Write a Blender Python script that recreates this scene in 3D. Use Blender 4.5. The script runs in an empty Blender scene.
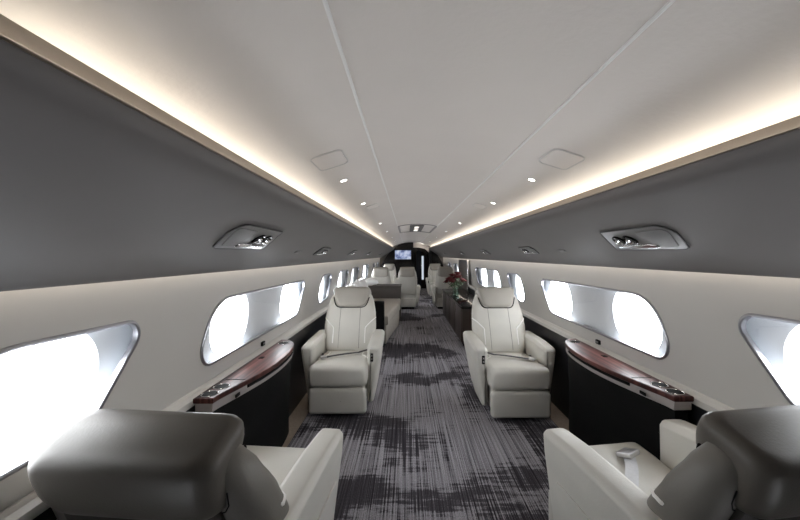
import bpy, bmesh, math, random
from mathutils import Vector, Matrix
from mathutils.geometry import tessellate_polygon
random.seed(7)
PI = math.pi
sc = bpy.context.scene
COL = sc.collection

# ------------------------------------------------------------------ materials
MATS = {}
def nmat(name):
    m = bpy.data.materials.new(name); m.use_nodes = True
    nt = m.node_tree
    b = nt.nodes['Principled BSDF']
    MATS[name] = m
    return m, nt, b

def ramp(nt, stops):
    r = nt.nodes.new('ShaderNodeValToRGB')
    e = r.color_ramp.elements
    while len(e) < len(stops): e.new(0.5)
    for k, (p, c) in enumerate(stops):
        e[k].position = p; e[k].color = (*c, 1)
    return r

def coords(nt, scale):
    tc = nt.nodes.new('ShaderNodeTexCoord')
    mp = nt.nodes.new('ShaderNodeMapping'); mp.inputs['Scale'].default_value = scale
    nt.links.new(tc.outputs['Object'], mp.inputs['Vector'])
    return mp

def noise(nt, mp, scale, detail=3, rough=0.5):
    n = nt.nodes.new('ShaderNodeTexNoise')
    n.inputs['Scale'].default_value = scale
    n.inputs['Detail'].default_value = detail
    n.inputs['Roughness'].default_value = rough
    nt.links.new(mp.outputs['Vector'], n.inputs['Vector'])
    return n

def simple(name, col, rough=0.5, metal=0.0, spec=0.5, var=0.06, nscale=8, bump=0.0, bscale=120, coat=0.0):
    m, nt, b = nmat(name)
    mp = coords(nt, (1, 1, 1))
    n = noise(nt, mp, nscale)
    lo = tuple(max(0, c * (1 - var)) for c in col); hi = tuple(min(1, c * (1 + var)) for c in col)
    r = ramp(nt, [(0.3, lo), (0.7, hi)])
    nt.links.new(n.outputs['Fac'], r.inputs['Fac'])
    nt.links.new(r.outputs['Color'], b.inputs['Base Color'])
    b.inputs['Roughness'].default_value = rough
    b.inputs['Metallic'].default_value = metal
    b.inputs['Specular IOR Level'].default_value = spec
    if coat:
        b.inputs['Coat Weight'].default_value = coat
        b.inputs['Coat Roughness'].default_value = 0.06
    if bump:
        n2 = noise(nt, mp, bscale, 4)
        bp = nt.nodes.new('ShaderNodeBump'); bp.inputs['Strength'].default_value = bump
        bp.inputs['Distance'].default_value = 0.002
        nt.links.new(n2.outputs['Fac'], bp.inputs['Height'])
        nt.links.new(bp.outputs['Normal'], b.inputs['Normal'])
    return m

leather = simple('cream_leather', (0.62, 0.60, 0.55), 0.42, spec=0.45, var=0.04, nscale=5, bump=0.25, bscale=160)
greige = simple('greige_leather', (0.40, 0.375, 0.33), 0.42, spec=0.4, var=0.04, nscale=5, bump=0.25, bscale=160)
nearhead = simple('near_headrest_leather', (0.105, 0.094, 0.080), 0.45, spec=0.35, var=0.05, nscale=5, bump=0.25, bscale=160)  # this and the next two: darker leather, nearest two chairs only
nearback = simple('near_back_leather', (0.185, 0.172, 0.152), 0.45, spec=0.35, var=0.05, nscale=5, bump=0.25, bscale=160)
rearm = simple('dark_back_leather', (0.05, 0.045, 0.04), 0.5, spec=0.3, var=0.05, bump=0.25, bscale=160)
piping = simple('white_piping', (0.93, 0.92, 0.89), 0.4, var=0.02)
seam = simple('seam_thread', (0.20, 0.185, 0.16), 0.7, var=0.05)
ceilm = simple('ceiling_fabric', (0.82, 0.765, 0.71), 0.38, spec=0.5, var=0.02, nscale=3, bump=0.4, bscale=70)
wallm = simple('sidewall_cream', (0.545, 0.528, 0.50), 0.4, spec=0.4, var=0.02, nscale=3)
binm = simple('bin_grey', (0.165, 0.155, 0.150), 0.55, spec=0.22, var=0.02, nscale=4)
champ = simple('champagne_metal', (0.50, 0.42, 0.33), 0.32, metal=0.85, var=0.05, nscale=3)
chrome = simple('chrome', (0.72, 0.72, 0.73), 0.16, metal=1.0, var=0.02)
framem = simple('window_frame_metal', (0.34, 0.34, 0.36), 0.28, metal=0.9, var=0.03)
steel = simple('satin_bezel', (0.17, 0.168, 0.166), 0.34, metal=0.15, var=0.03)
trimdark = simple('dark_edge_trim', (0.045, 0.044, 0.043), 0.5, var=0.05)
buckm = simple('buckle_metal', (0.62, 0.62, 0.63), 0.38, metal=0.9, var=0.03)
cover = simple('speaker_cover', (0.15, 0.147, 0.145), 0.5, var=0.05, bump=0.3, bscale=400)
black = simple('black_laminate', (0.012, 0.012, 0.014), 0.35, spec=0.4, var=0.2)
blackg = simple('black_gloss', (0.008, 0.007, 0.007), 0.12, spec=0.5, var=0.2)
softblack = simple('soft_black', (0.005, 0.005, 0.005), 0.65, spec=0.10, var=0.2)
fascia = simple('grey_fascia', (0.32, 0.29, 0.28), 0.4, var=0.03)
reveal = simple('window_reveal', (0.68, 0.70, 0.725), 0.32, spec=0.5, var=0.02)
taupe = simple('taupe_leather', (0.085, 0.072, 0.065), 0.55, var=0.08, bump=0.2)
fabricb = simple('divan_fabric', (0.40, 0.365, 0.32), 0.85, var=0.06, nscale=30, bump=0.4, bscale=300)
pillowm = simple('white_cotton', (0.86, 0.86, 0.86), 0.85, var=0.02, bump=0.3, bscale=200)
tan = simple('tan_carpet_edge', (0.30, 0.24, 0.19), 0.9, var=0.12, nscale=80, bump=0.4, bscale=400)
navy = simple('navy_panel', (0.03, 0.035, 0.055), 0.3, var=0.1)
palep = simple('pale_panel', (0.70, 0.67, 0.64), 0.5, var=0.03)
strapm = simple('belt_webbing', (0.035, 0.035, 0.04), 0.7, var=0.15, nscale=90)
strapw = simple('pale_belt_webbing', (0.66, 0.66, 0.68), 0.6, var=0.05, nscale=90)
rosem = simple('rose_red', (0.095, 0.006, 0.008), 0.55, var=0.3, nscale=20)
leafm = simple('rose_leaf', (0.03, 0.075, 0.02), 0.5, var=0.3, nscale=20)
backwood = simple('dark_veneer', (0.035, 0.022, 0.016), 0.35, var=0.25, nscale=6)

# glass: mostly clear, a weak mirror
def glassmat(name, refl=0.05, tint=(1, 1, 1)):
    m = bpy.data.materials.new(name); m.use_nodes = True; nt = m.node_tree; nt.nodes.clear()
    o = nt.nodes.new('ShaderNodeOutputMaterial'); mx = nt.nodes.new('ShaderNodeMixShader')
    t = nt.nodes.new('ShaderNodeBsdfTransparent'); g = nt.nodes.new('ShaderNodeBsdfGlossy')
    t.inputs['Color'].default_value = (*tint, 1); g.inputs['Roughness'].default_value = 0.03
    mx.inputs['Fac'].default_value = refl
    nt.links.new(t.outputs[0], mx.inputs[1]); nt.links.new(g.outputs[0], mx.inputs[2]); nt.links.new(mx.outputs[0], o.inputs[0])
    return m
glass = glassmat('clear_pane', 0.05)
vaseg = glassmat('vase_glass', 0.12, (0.85, 0.93, 0.9))

def emat(name, col, strength):
    m = bpy.data.materials.new(name); m.use_nodes = True; nt = m.node_tree; nt.nodes.clear()
    o = nt.nodes.new('ShaderNodeOutputMaterial'); e = nt.nodes.new('ShaderNodeEmission')
    e.inputs['Color'].default_value = (*col, 1); e.inputs['Strength'].default_value = strength
    nt.links.new(e.outputs[0], o.inputs[0]); return m
led_up = emat('cove_led', (1.0, 0.92, 0.79), 4.8)
led_wash = emat('wash_led', (1.0, 0.88, 0.74), 6.0)
lampm = emat('lamp_lens', (1.0, 0.95, 0.88), 12)
slitm = emat('bright_gap', (0.80, 0.90, 1.0), 0.6)
signm = emat('sign_light', (1.0, 0.92, 0.85), 1.5)

# carpet
def carpet():
    m, nt, b = nmat('striped_carpet')
    L = nt.links
    mp1 = coords(nt, (110, 1.1, 1)); st = noise(nt, mp1, 1.0, 4, 0.6)          # long threads along the aisle
    mp2 = coords(nt, (0.9, 1.2, 1)); pa = noise(nt, mp2, 1.0, 3, 0.55)         # big patches
    mp3 = coords(nt, (6, 42, 1)); jg = noise(nt, mp3, 1.0, 3, 0.6)           # ragged patch ends
    mp4 = coords(nt, (260, 120, 1)); pi = noise(nt, mp4, 1.0, 2, 0.6)        # pile
    def math_(op, a, b_=None, v=None):
        n = nt.nodes.new('ShaderNodeMath'); n.operation = op
        if hasattr(a, 'links'): L.new(a, n.inputs[0])
        else: n.inputs[0].default_value = a
        if b_ is not None: L.new(b_, n.inputs[1])
        if v is not None: n.inputs[1].default_value = v
        return n.outputs[0]
    a = math_('MULTIPLY', jg.outputs['Fac'], v=0.22)
    c = math_('MULTIPLY', st.outputs['Fac'], v=0.30)
    s = math_('ADD', math_('ADD', pa.outputs['Fac'], a), c)
    patch = ramp(nt, [(0.705, (0.0, 0.0, 0.0)), (0.745, (1, 1, 1))])
    L.new(s, patch.inputs['Fac'])
    dark = ramp(nt, [(0.38, (0.022, 0.019, 0.024)), (0.66, (0.125, 0.115, 0.13))])
    light = ramp(nt, [(0.34, (0.115, 0.107, 0.122)), (0.59, (0.40, 0.385, 0.415))])
    L.new(st.outputs['Fac'], dark.inputs['Fac']); L.new(st.outputs['Fac'], light.inputs['Fac'])
    mx = nt.nodes.new('ShaderNodeMix'); mx.data_type = 'RGBA'
    L.new(patch.outputs['Color'], mx.inputs['Factor'])
    L.new(dark.outputs['Color'], mx.inputs['A']); L.new(light.outputs['Color'], mx.inputs['B'])
    pr = ramp(nt, [(0.32, (0.50, 0.50, 0.50)), (0.68, (1.32, 1.32, 1.32))])
    L.new(pi.outputs['Fac'], pr.inputs['Fac'])
    mu = nt.nodes.new('ShaderNodeMix'); mu.data_type = 'RGBA'; mu.blend_type = 'MULTIPLY'; mu.inputs['Factor'].default_value = 1
    L.new(mx.outputs['Result'], mu.inputs['A']); L.new(pr.outputs['Color'], mu.inputs['B'])
    L.new(mu.outputs['Result'], b.inputs['Base Color'])
    b.inputs['Roughness'].default_value = 0.9; b.inputs['Specular IOR Level'].default_value = 0.15
    bp = nt.nodes.new('ShaderNodeBump'); bp.inputs['Strength'].default_value = 0.5; bp.inputs['Distance'].default_value = 0.004
    L.new(pi.outputs['Fac'], bp.inputs['Height']); L.new(bp.outputs['Normal'], b.inputs['Normal'])
    return m
carpetm = carpet()

def woodmat():
    m, nt, b = nmat('wine_wood')
    mp = coords(nt, (42, 0.8, 1)); n = noise(nt, mp, 1.0, 3, 0.6)
    r = ramp(nt, [(0.35, (0.016, 0.005, 0.005)), (0.50, (0.062, 0.020, 0.017)), (0.64, (0.135, 0.052, 0.045))])
    nt.links.new(n.outputs['Fac'], r.inputs['Fac']); nt.links.new(r.outputs['Color'], b.inputs['Base Color'])
    b.inputs['Roughness'].default_value = 0.42; b.inputs['Specular IOR Level'].default_value = 0.22; b.inputs['Coat Weight'].default_value = 0.03; b.inputs['Coat Roughness'].default_value = 0.08
    return m
woodm = woodmat()

def screenmat():
    m = bpy.data.materials.new('map_screen'); m.use_nodes = True; nt = m.node_tree; nt.nodes.clear()
    o = nt.nodes.new('ShaderNodeOutputMaterial'); e = nt.nodes.new('ShaderNodeEmission')
    mp = coords(nt, (1, 1, 1)); n = noise(nt, mp, 5.0, 4, 0.6)
    r = ramp(nt, [(0.40, (0.10, 0.13, 0.26)), (0.50, (0.36, 0.42, 0.62)), (0.60, (0.62, 0.66, 0.75))])
    nt.links.new(n.outputs['Fac'], r.inputs['Fac']); nt.links.new(r.outputs['Color'], e.inputs['Color'])
    e.inputs['Strength'].default_value = 0.8
    nt.links.new(e.outputs[0], o.inputs[0]); return m
screenm = screenmat()

# ------------------------------------------------------------------ mesh helpers
def rpoly(pts, radii, seg=6):
    """Closed 2D polygon with rounded corners; always len(pts)*(seg+1) points."""
    n = len(pts); out = []
    if not hasattr(radii, '__len__'): radii = [radii] * n
    for i in range(n):
        p = Vector(pts[i]); a = Vector(pts[i - 1]) - p; b = Vector(pts[(i + 1) % n]) - p
        la, lb = a.length, b.length
        a.normalize(); b.normalize()
        ang = math.acos(max(-1, min(1, a.dot(b))))
        t = min(radii[i] / max(1e-6, math.tan(ang / 2)), la * 0.49, lb * 0.49)
        r = t * math.tan(ang / 2)
        c = p + (a + b).normalized() * (r / math.sin(ang / 2))
        p0 = p + a * t - c; p1 = p + b * t - c
        a0 = math.atan2(p0.y, p0.x); a1 = math.atan2(p1.y, p1.x)
        d = a1 - a0
        while d > PI: d -= 2 * PI
        while d < -PI: d += 2 * PI
        for k in range(seg + 1):
            an = a0 + d * k / seg
            out.append((c.x + r * math.cos(an), c.y + r * math.sin(an)))
    return out

def rrect(cx, cy, w, d, r, seg=6):
    r = max(min(r, w * 0.999, d * 0.999), 1e-4)
    return rpoly([(cx - w, cy - d), (cx + w, cy - d), (cx + w, cy + d), (cx - w, cy + d)], r, seg)

def offset2(poly, o):
    """Inset a closed (counter-clockwise or clockwise) outline by o."""
    n = len(poly); area = sum(poly[i][0] * poly[(i + 1) % n][1] - poly[(i + 1) % n][0] * poly[i][1] for i in range(n))
    s = 1 if area > 0 else -1
    out = []
    for i in range(n):
        p = Vector(poly[i]); a = Vector(poly[i - 1]); b = Vector(poly[(i + 1) % n])
        j = i
        while (p - a).length < 1e-7: j -= 1; a = Vector(poly[j])
        j = i + 1
        while (b - p).length < 1e-7: j += 1; b = Vector(poly[j % n])
        e1 = (p - a).normalized(); e2 = (b - p).normalized()
        nn = Vector((-e1.y - e2.y, e1.x + e2.x))
        if nn.length < 1e-6: nn = Vector((-e1.y, e1.x))
        nn.normalize()
        k = max(0.5, nn.dot(Vector((-e1.y, e1.x))))
        out.append((p.x + s * nn.x * o / k, p.y + s * nn.y * o / k))
    return out

class MB:
    def __init__(self): self.v = []; self.f = []
    def add(self, vs, fs, mp=None):
        o = len(self.v)
        self.v += [tuple(mp(Vector(p))) if mp else tuple(p) for p in vs]
        self.f += [tuple(i + o for i in f) for f in fs]
        return self
    def loft(self, rings, cap=True, closed=False, mp=None):
        n = len(rings[0]); vs = [p for r in rings for p in r]; fs = []
        m = len(rings)
        for i in range(m if closed else m - 1):
            a = i * n; b = ((i + 1) % m) * n
            for k in range(n):
                k2 = (k + 1) % n
                fs.append((a + k, a + k2, b + k2, b + k))
        if cap and not closed:
            fs.append(tuple(range(n))[::-1]); fs.append(tuple(range((m - 1) * n, m * n)))
        return self.add(vs, fs, mp)
    def slab(self, outline, h0, h1, r=0.0, ax='z', mp=None, seg=4):
        """Extrude a 2D outline along an axis with rounded rims. ax z: (x,y) outline; ax y: (x,z); ax x: (y,z)."""
        def pt(p, h):
            return (p[0], p[1], h) if ax == 'z' else (p[0], h, p[1]) if ax == 'y' else (h, p[0], p[1])
        rings = []
        s = 1 if h1 > h0 else -1
        if r > 0:
            for k in range(seg + 1):
                an = PI / 2 * k / seg
                rings.append([pt(p, h0 + s * r * (1 - math.cos(an))) for p in offset2(outline, r * (1 - math.sin(an)))])
            for k in range(seg + 1):
                an = PI / 2 * (1 - k / seg)
                rings.append([pt(p, h1 - s * r * (1 - math.cos(an))) for p in offset2(outline, r * (1 - math.sin(an)))])
        else:
            rings = [[pt(p, h0) for p in outline], [pt(p, h1) for p in outline]]
        return self.loft(rings, mp=mp)
    def rbox(self, x0, x1, y0, y1, z0, z1, r=0.01, rv=None, mp=None):
        rv = r if rv is None else rv
        return self.slab(rrect((x0 + x1) / 2, (y0 + y1) / 2, (x1 - x0) / 2, (y1 - y0) / 2, rv, 5), z0, z1, r, mp=mp)
    def tube(self, pts, r, seg=8, closed=False, mp=None, flat=1.0):
        pts = [Vector(p) for p in pts]; n = len(pts); rings = []
        up = None
        for i, p in enumerate(pts):
            a = pts[i - 1] if (i > 0 or closed) else p
            b = pts[(i + 1) % n] if (i < n - 1 or closed) else p
            t = (b - a).normalized()
            if up is None: up = Vector((0, 0, 1)) if abs(t.z) < 0.9 else Vector((0, 1, 0))
            s = t.cross(up)
            if s.length < 1e-4: s = t.cross(Vector((1, 0, 0)))
            s.normalize(); u = s.cross(t).normalized(); up = u
            rings.append([tuple(p + s * (r * math.cos(2 * PI * k / seg)) + u * (r * flat * math.sin(2 * PI * k / seg))) for k in range(seg)])
        return self.loft(rings, cap=True, closed=closed, mp=mp)
    def lathe(self, prof, seg=20, mp=None):
        rings = [[(r * math.cos(2 * PI * k / seg), r * math.sin(2 * PI * k / seg), z) for k in range(seg)] for r, z in prof]
        return self.loft(rings, cap=True, mp=mp)
    def poly(self, outer, holes=(), to3=None):
        loops = [[Vector((p[0], p[1], 0)) for p in outer]] + [[Vector((p[0], p[1], 0)) for p in h] for h in holes]
        tri = tessellate_polygon(loops)
        flat = [p for l in loops for p in l]
        return self.add([to3(p.x, p.y) for p in flat], [tuple(t) for t in tri])
    def build(self, name, mat, parent=None, world=False, angle=35, recalc=True, smooth=True):
        me = bpy.data.meshes.new(name)
        off = parent.location if (world and parent is not None) else Vector((0, 0, 0))
        vs = [(p[0] - off[0], p[1] - off[1], p[2] - off[2]) for p in self.v]
        me.from_pydata(vs, [], self.f)
        bm = bmesh.new(); bm.from_mesh(me)
        bmesh.ops.remove_doubles(bm, verts=bm.verts, dist=1e-5)
        if recalc: bmesh.ops.recalc_face_normals(bm, faces=bm.faces)
        bm.to_mesh(me); bm.free()
        if smooth:
            me.shade_smooth(); me.set_sharp_from_angle(angle=math.radians(angle))
        me.materials.append(mat)
        o = bpy.data.objects.new(name, me); COL.objects.link(o)
        if parent is not None: o.parent = parent
        return o

def tag(o, label=None, cat=None, group=None, kind=None):
    if label: o['label'] = label
    if cat: o['category'] = cat
    if group: o['group'] = group
    if kind: o['kind'] = kind
    return o
def thing(name, label, cat, loc=(0, 0, 0), rz=0.0, group=None):
    o = bpy.data.objects.new(name, None); COL.objects.link(o)
    o.location = loc; o.rotation_euler = (0, 0, rz); o.empty_display_size = 0.1
    return tag(o, label, cat, group)
def copy_tree(o, parent=None):
    c = o.copy(); COL.objects.link(c)
    if parent is not None: c.parent = parent
    for ch in list(o.children): copy_tree(ch, c)
    return c
def struct(o): o['kind'] = 'structure'; return o

# ------------------------------------------------------------------ cabin constants (metres; x across, y forward, z up)
EYE = 1.33
YB, YF = 0.34, 11.9          # aft wall, forward bulkhead
def wx(z): return 1.165 - 0.06 * (z - 0.70)      # sidewall plane

# ---- floor
f = MB().slab([(-1.06, -0.35), (1.06, -0.35), (1.06, 13.4), (-1.06, 13.4)], -0.06, 0.0).build('floor', carpetm, smooth=False); struct(f)
for s, nm in ((-1, 'left'), (1, 'right')):
    b = MB().slab([(s * 1.0, YB), (s * 1.14, YB), (s * 1.14, YF), (s * 1.0, YF)], -0.03, 0.006).build('baseboard_' + nm, tan, smooth=False); struct(b)

# ---- ceiling : smooth shell, centre panel between two seams
cp = [(0, 1.80), (0.10, 1.797), (0.20, 1.787), (0.297, 1.7693), (0.298, 1.7705), (0.301, 1.7705), (0.302, 1.7680), (0.40, 1.747), (0.50, 1.715), (0.58, 1.684), (0.65, 1.652), (0.70, 1.622), (0.725, 1.592)]
prof = [(-x, z) for x, z in cp[::-1]] + cp[1:]
ring = prof + [(x * 1.02, z + 0.03) for x, z in prof[::-1]]
c = MB().loft([[(x, YB, z) for x, z in ring], [(x, YF + 0.02, z) for x, z in ring]]).build('ceiling', ceilm, angle=50); struct(c)
for s in (-1, 1):
    t = MB().tube([(s * 0.2995, YB, 1.7675), (s * 0.2995, YF, 1.7675)], 0.0045, 8).build('trim_%d' % (7 if s < 0 else 8), piping); struct(t)  # white strips: the seams' cove-lit edges put into colour
def cz(x):
    x = abs(x)
    for (x0, z0), (x1, z1) in zip(cp, cp[1:]):
        if x0 <= x <= x1: return z0 + (z1 - z0) * (x - x0) / (x1 - x0)
    return 1.6
def cnorm(x):
    d = (cz(x + 0.02) - cz(x - 0.02)) / 0.04
    return Vector((d, 0, -1)).normalized()     # pointing down into the cabin

# ---- windows and side walls
def wout(y0, y1, seg=8):       # inner frame outline (y, z); leaning towards the front
    return rpoly([(y0, 0.785), (y0 + 0.13, 1.105), (y1, 1.095), (y1 - 0.22, 0.80)], [0.085, 0.22, 0.05, 0.11], seg)
def wbig(y0, y1, seg=8):
    return rpoly([(y0 - 0.06, 0.745), (y0 - 0.04, 1.145), (y1 + 0.09, 1.145), (y1 + 0.03, 0.745)], [0.06, 0.12, 0.06, 0.11], seg)
WIN = {-1: [(0.56, 1.25, (0.885,)), (1.55, 3.20, (1.96, 2.93)), (3.64, 4.32, (3.93,)), (4.62, 5.55, (5.03,)), (5.75, 6.75, (6.2,)), (7.1, 8.5, (7.4, 8.1)), (9.2, 10.1, (9.6,)), (10.5, 11.3, (10.9,))],
       1: [(0.60, 1.335, (0.965,)), (1.62, 3.24, (1.98, 2.95)), (3.64, 4.32, (3.93,)), (4.55, 6.3, (4.98, 5.85)), (8.3, 9.2, (8.7,)), (9.5, 10.4, (9.9,))]}
wn = 0
for s, nm in ((-1, 'left'), (1, 'right')):
    holes = [wout(y0, y1) for y0, y1, _ in WIN[s]]
    w = MB()
    w.poly([(YB, 0.66), (YF, 0.66), (YF, 1.34), (YB, 1.34)], holes, lambda y, z: (s * wx(z), y, z))
    w.poly([(YB, 0.0), (YF, 0.0), (YF, 0.66), (YB, 0.66)], (), lambda y, z: (s * (1.14 + 0.04 * z), y, z))
    wo = w.build('wall_' + nm, wallm, recalc=False, smooth=False); struct(wo)
    for y0, y1, ov in WIN[s]:
        wn += 1
        root = thing('window_%d' % wn, None, None, (s * wx(0.95), (y0 + y1) / 2, 0.785)); struct(root)
        o1 = wout(y0, y1); o2 = wbig(y0, y1)
        D = 0.055
        r = MB()
        r.loft([[(s * (wx(z)), y, z) for y, z in o1], [(s * (wx(z) + 0.012), y, z) for y, z in o1], [(s * (wx(z) + 0.02), y, z) for y, z in offset2(o1, -0.03)], [(s * (wx(z) + D), y, z) for y, z in o2]], cap=False)
        ow = 1.1 if y1 < 1.4 else 1.0
        ovals = [rpoly([(y - 0.235 * ow, 0.765), (y - 0.185 * ow, 1.125), (y + 0.225 * ow, 1.125), (y + 0.195 * ow, 0.765)], [0.165, 0.185, 0.165, 0.18], 8) for y in ov]
        r.poly(o2, ovals, lambda y, z: (s * (wx(z) + D), y, z))
        for q in ovals:
            r.loft([[(s * (wx(z) + D), y, z) for y, z in q], [(s * (wx(z) + D + 0.035), y, z) for y, z in offset2(q, 0.012)]], cap=False)
        r.build('reveal', reveal, root, world=True, recalc=False)
        fr = MB()
        oo = offset2(o1, -0.010); oi = offset2(o1, 0.004)
        sec = lambda o, h: [(s * (wx(z) - h), y, z) for y, z in o]
        fr.loft([sec(oo, -0.002), sec(oo, 0.006), sec(offset2(o1, -0.004), 0.010), sec(offset2(o1, 0.0), 0.010), sec(oi, 0.006), sec(oi, -0.012), sec(oo, -0.012)], cap=False, closed=True)
        fr.build('window_frame', framem, root, world=True)
        g = MB().loft([[(s * (wx(z) + 0.004), y, z) for y, z in offset2(o1, 0.001)], [(s * (wx(z) + 0.007), y, z) for y, z in offset2(o1, 0.001)]])
        g.build('pane', glass, root, world=True, smooth=False)
        for y in ov:
            L = bpy.data.lights.new('daylight_portal', 'AREA'); L.shape = 'RECTANGLE'; L.size = 0.46 * ow; L.size_y = 0.38
            L.cycles.is_portal = True
            lo = bpy.data.objects.new('daylight_portal', L); COL.objects.link(lo)
            lo.location = (s * (wx(0.95) + D + 0.05), y, 0.945)
            lo.rotation_euler = (PI / 2, 0, s * PI / 2)      # -Z faces into the cabin
    # pale ledge rail under the windows, dark dado below it
    t = MB().slab(rpoly([(s * 1.122, 0.655), (s * 1.19, 0.655), (s * 1.19, 0.702), (s * 1.156, 0.702), (s * 1.148, 0.690), (s * 1.124, 0.684)], [0.004] * 6, 2), YB, YF, ax='y').build('trim_%d' % (1 if s < 0 else 2), wallm); struct(t)
    t = MB().slab([(s * 1.135, 0.006), (s * 1.16, 0.006), (s * 1.16, 0.66), (s * 1.130, 0.66)], YB, YF, ax='y').build('trim_%d' % (3 if s < 0 else 4), black, smooth=False); struct(t)

# ---- overhead bins with cove lip and light strips
for s, nm in ((-1, 'left'), (1, 'right')):
    root = thing('overhead_bin', 'long dark grey overhead bin along the %s sidewall under the glowing cove' % nm, 'overhead bin', (s * 0.9, YB, 1.25))
    p = [(0.622, 1.582), (0.620, 1.572), (0.622, 1.560), (0.628, 1.548), (0.639, 1.536), (0.655, 1.524), (0.68, 1.508), (0.73, 1.478), (0.84, 1.4075), (0.95, 1.337), (1.045, 1.276), (1.060, 1.262), (1.068, 1.254), (1.076, 1.252), (1.083, 1.257), (1.086, 1.268), (1.086, 1.305), (1.118, 1.305), (1.100, 1.556), (0.642, 1.562), (0.640, 1.578)]
    MB().loft([[(s * x, YB, z) for x, z in p], [(s * x, YF, z) for x, z in p]]).build('bin_face', binm, root, world=True, angle=40)
    q = rpoly([(0.615, 1.579), (0.636, 1.577), (0.634, 1.605), (0.613, 1.603)], [0.003] * 4, 3)
    MB().slab([(s * x, z) for x, z in q], YB, YF, ax='y').build('cove_lip', champ, root, world=True)
    MB().slab([(s * 0.64, 1.560), (s * 0.80, 1.560), (s * 0.80, 1.65), (s * 0.75, 1.65), (s * 0.748, 1.566), (s * 0.64, 1.566)], YB, YF, ax='y').build('cove_tray', wallm, root, world=True, smooth=False)
    MB().slab([(s * 0.655, 1.567), (s * 0.685, 1.567), (s * 0.685, 1.575), (s * 0.655, 1.575)], 0.42, YF - 0.05, ax='y').build('light_strip', led_up, root, world=True, smooth=False)
    MB().slab([(s * 1.090, 1.296), (s * 1.112, 1.296), (s * 1.112, 1.304), (s * 1.090, 1.304)], 0.42, YF - 0.05, ax='y').build('light_strip', led_wash, root, world=True, smooth=False)

# frame on the bin face: (u along y, v across the face down/outwards, w out of the face)
BA = Vector((0.73, 0, 1.478)); BB = Vector((1.045, 0, 1.276)); BD = (BB - BA).normalized(); BN = Vector((BD.z, 0, -BD.x))
if BN.z > 0: BN = -BN
def binmap(s, y, d):
    o = BA + BD * d
    def mp(p):
        w = o + BD * p.y + BN * p.z
        return Vector((s * w.x, y + p.x, w.z))
    return mp

def psu(s, y, d, L, label):
    """Service panel: frame, speaker cover at the aft end, two spot lamps at the forward end."""
    mp = binmap(s, y, d)
    p0 = mp(Vector((0, 0, 0)))
    root = thing('reading_light_panel', label, 'reading light panel', p0, 0, 'service panels on the overhead bins')
    h = L / 2; k = L / 0.44
    out = rpoly([(-h + 0.050 * k, 0.080 * k), (-h - 0.03 * k, -0.084 * k), (h - 0.03 * k, -0.080 * k), (h + 0.04 * k, 0.078 * k)], [0.035 * k, 0.09 * k, 0.012 * k, 0.012 * k], 5)
    MB().slab(out, -0.004, 0.006, 0.003, mp=mp).build('bezel', steel, root, world=True)
    MB().loft([[(*q, 0.001) for q in offset2(out, -0.002)], [(*q, 0.0068) for q in offset2(out, -0.002)], [(*q, 0.0068) for q in offset2(out, 0.002)], [(*q, 0.001) for q in offset2(out, 0.002)]], closed=True, mp=mp).build('edge_trim', trimdark, root, world=True)
    sp = rpoly([(-h + 0.075 * k, 0.060 * k), (-h + 0.01 * k, -0.064 * k), (-0.02 * k, -0.060 * k), (-0.06 * k, 0.056 * k)], [0.02 * k] * 4, 4)
    MB().slab(sp, 0.004, 0.010, 0.002, mp=mp).build('speaker_cover', cover, root, world=True)
    lip = rpoly([(-0.05 * k, 0.036 * k), (-0.01 * k, 0.028 * k), (h - 0.03 * k, 0.034 * k), (h - 0.02 * k, 0.058 * k), (-0.06 * k, 0.058 * k)], [0.008 * k] * 5, 3)
    MB().slab(lip, 0.004, 0.014, 0.004, mp=mp).build('scoop', chrome, root, world=True)
    for j, cx in enumerate((0.055 * k, 0.130 * k)):
        m2 = lambda p, cx=cx: mp(Vector((p.x + cx, p.y - 0.008 * k, p.z)))
        lt = MB().lathe([(0.034 * k, 0.004), (0.034 * k, 0.012), (0.030 * k, 0.014), (0.027 * k, 0.010), (0.02 * k, 0.003), (0.004, 0.001)], 20, mp=m2).build('spot_lamp', blackg, root, world=True)
        m3 = lambda p, cx=cx: mp(Vector((p.x + cx + 0.006 * k, p.y - 0.002 * k, p.z)))
        MB().lathe([(0.017 * k, 0.004), (0.018 * k, 0.014), (0.013 * k, 0.022), (0.003, 0.024)], 14, mp=m3).build('lens', chrome, lt, world=False).location = (-p0.x, -p0.y, -p0.z)
        m4 = lambda p, cx=cx: mp(Vector((p.x + cx - 0.002, p.y + 0.020 * k, p.z + 0.011)))
    return root
SIDE = {-1: 'left', 1: 'right'}
for s in (-1, 1):
    psu(s, 1.43, 0.13 if s < 0 else 0.15, 0.44, 'large silver reading light panel on the %s bin, nearest the camera' % SIDE[s])
    psu(s, 2.86, 0.20, 0.30, 'reading light panel on the %s bin, above the front-facing cream armchair' % SIDE[s])
    psu(s, 4.45, 0.20, 0.30, 'reading light panel on the %s bin, third from the camera' % SIDE[s])
    psu(s, 6.4, 0.20, 0.30, 'small reading light panel on the %s bin, fourth from the camera' % SIDE[s])
    psu(s, 9.2, 0.20, 0.30, 'tiny reading light panel on the %s bin, last before the black bulkhead' % SIDE[s])
    mp = binmap(s, 2.29, 0.225)
    lab = 'small flush slot cover on the %s bin between its first two light panels' % SIDE[s]
    root = thing('slot_cover', lab, 'slot cover', mp(Vector((0, 0, 0))), 0, 'slot covers on the overhead bins')
    MB().slab(rrect(0, 0, 0.045, 0.014, 0.012), -0.002, 0.003, 0.002, mp=mp).build('cover_plate', steel, root, world=True)
    MB().slab(rrect(0, 0, 0.034, 0.006, 0.005), 0.001, 0.005, 0.001, mp=mp).build('slot', cover, root, world=True)

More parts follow.
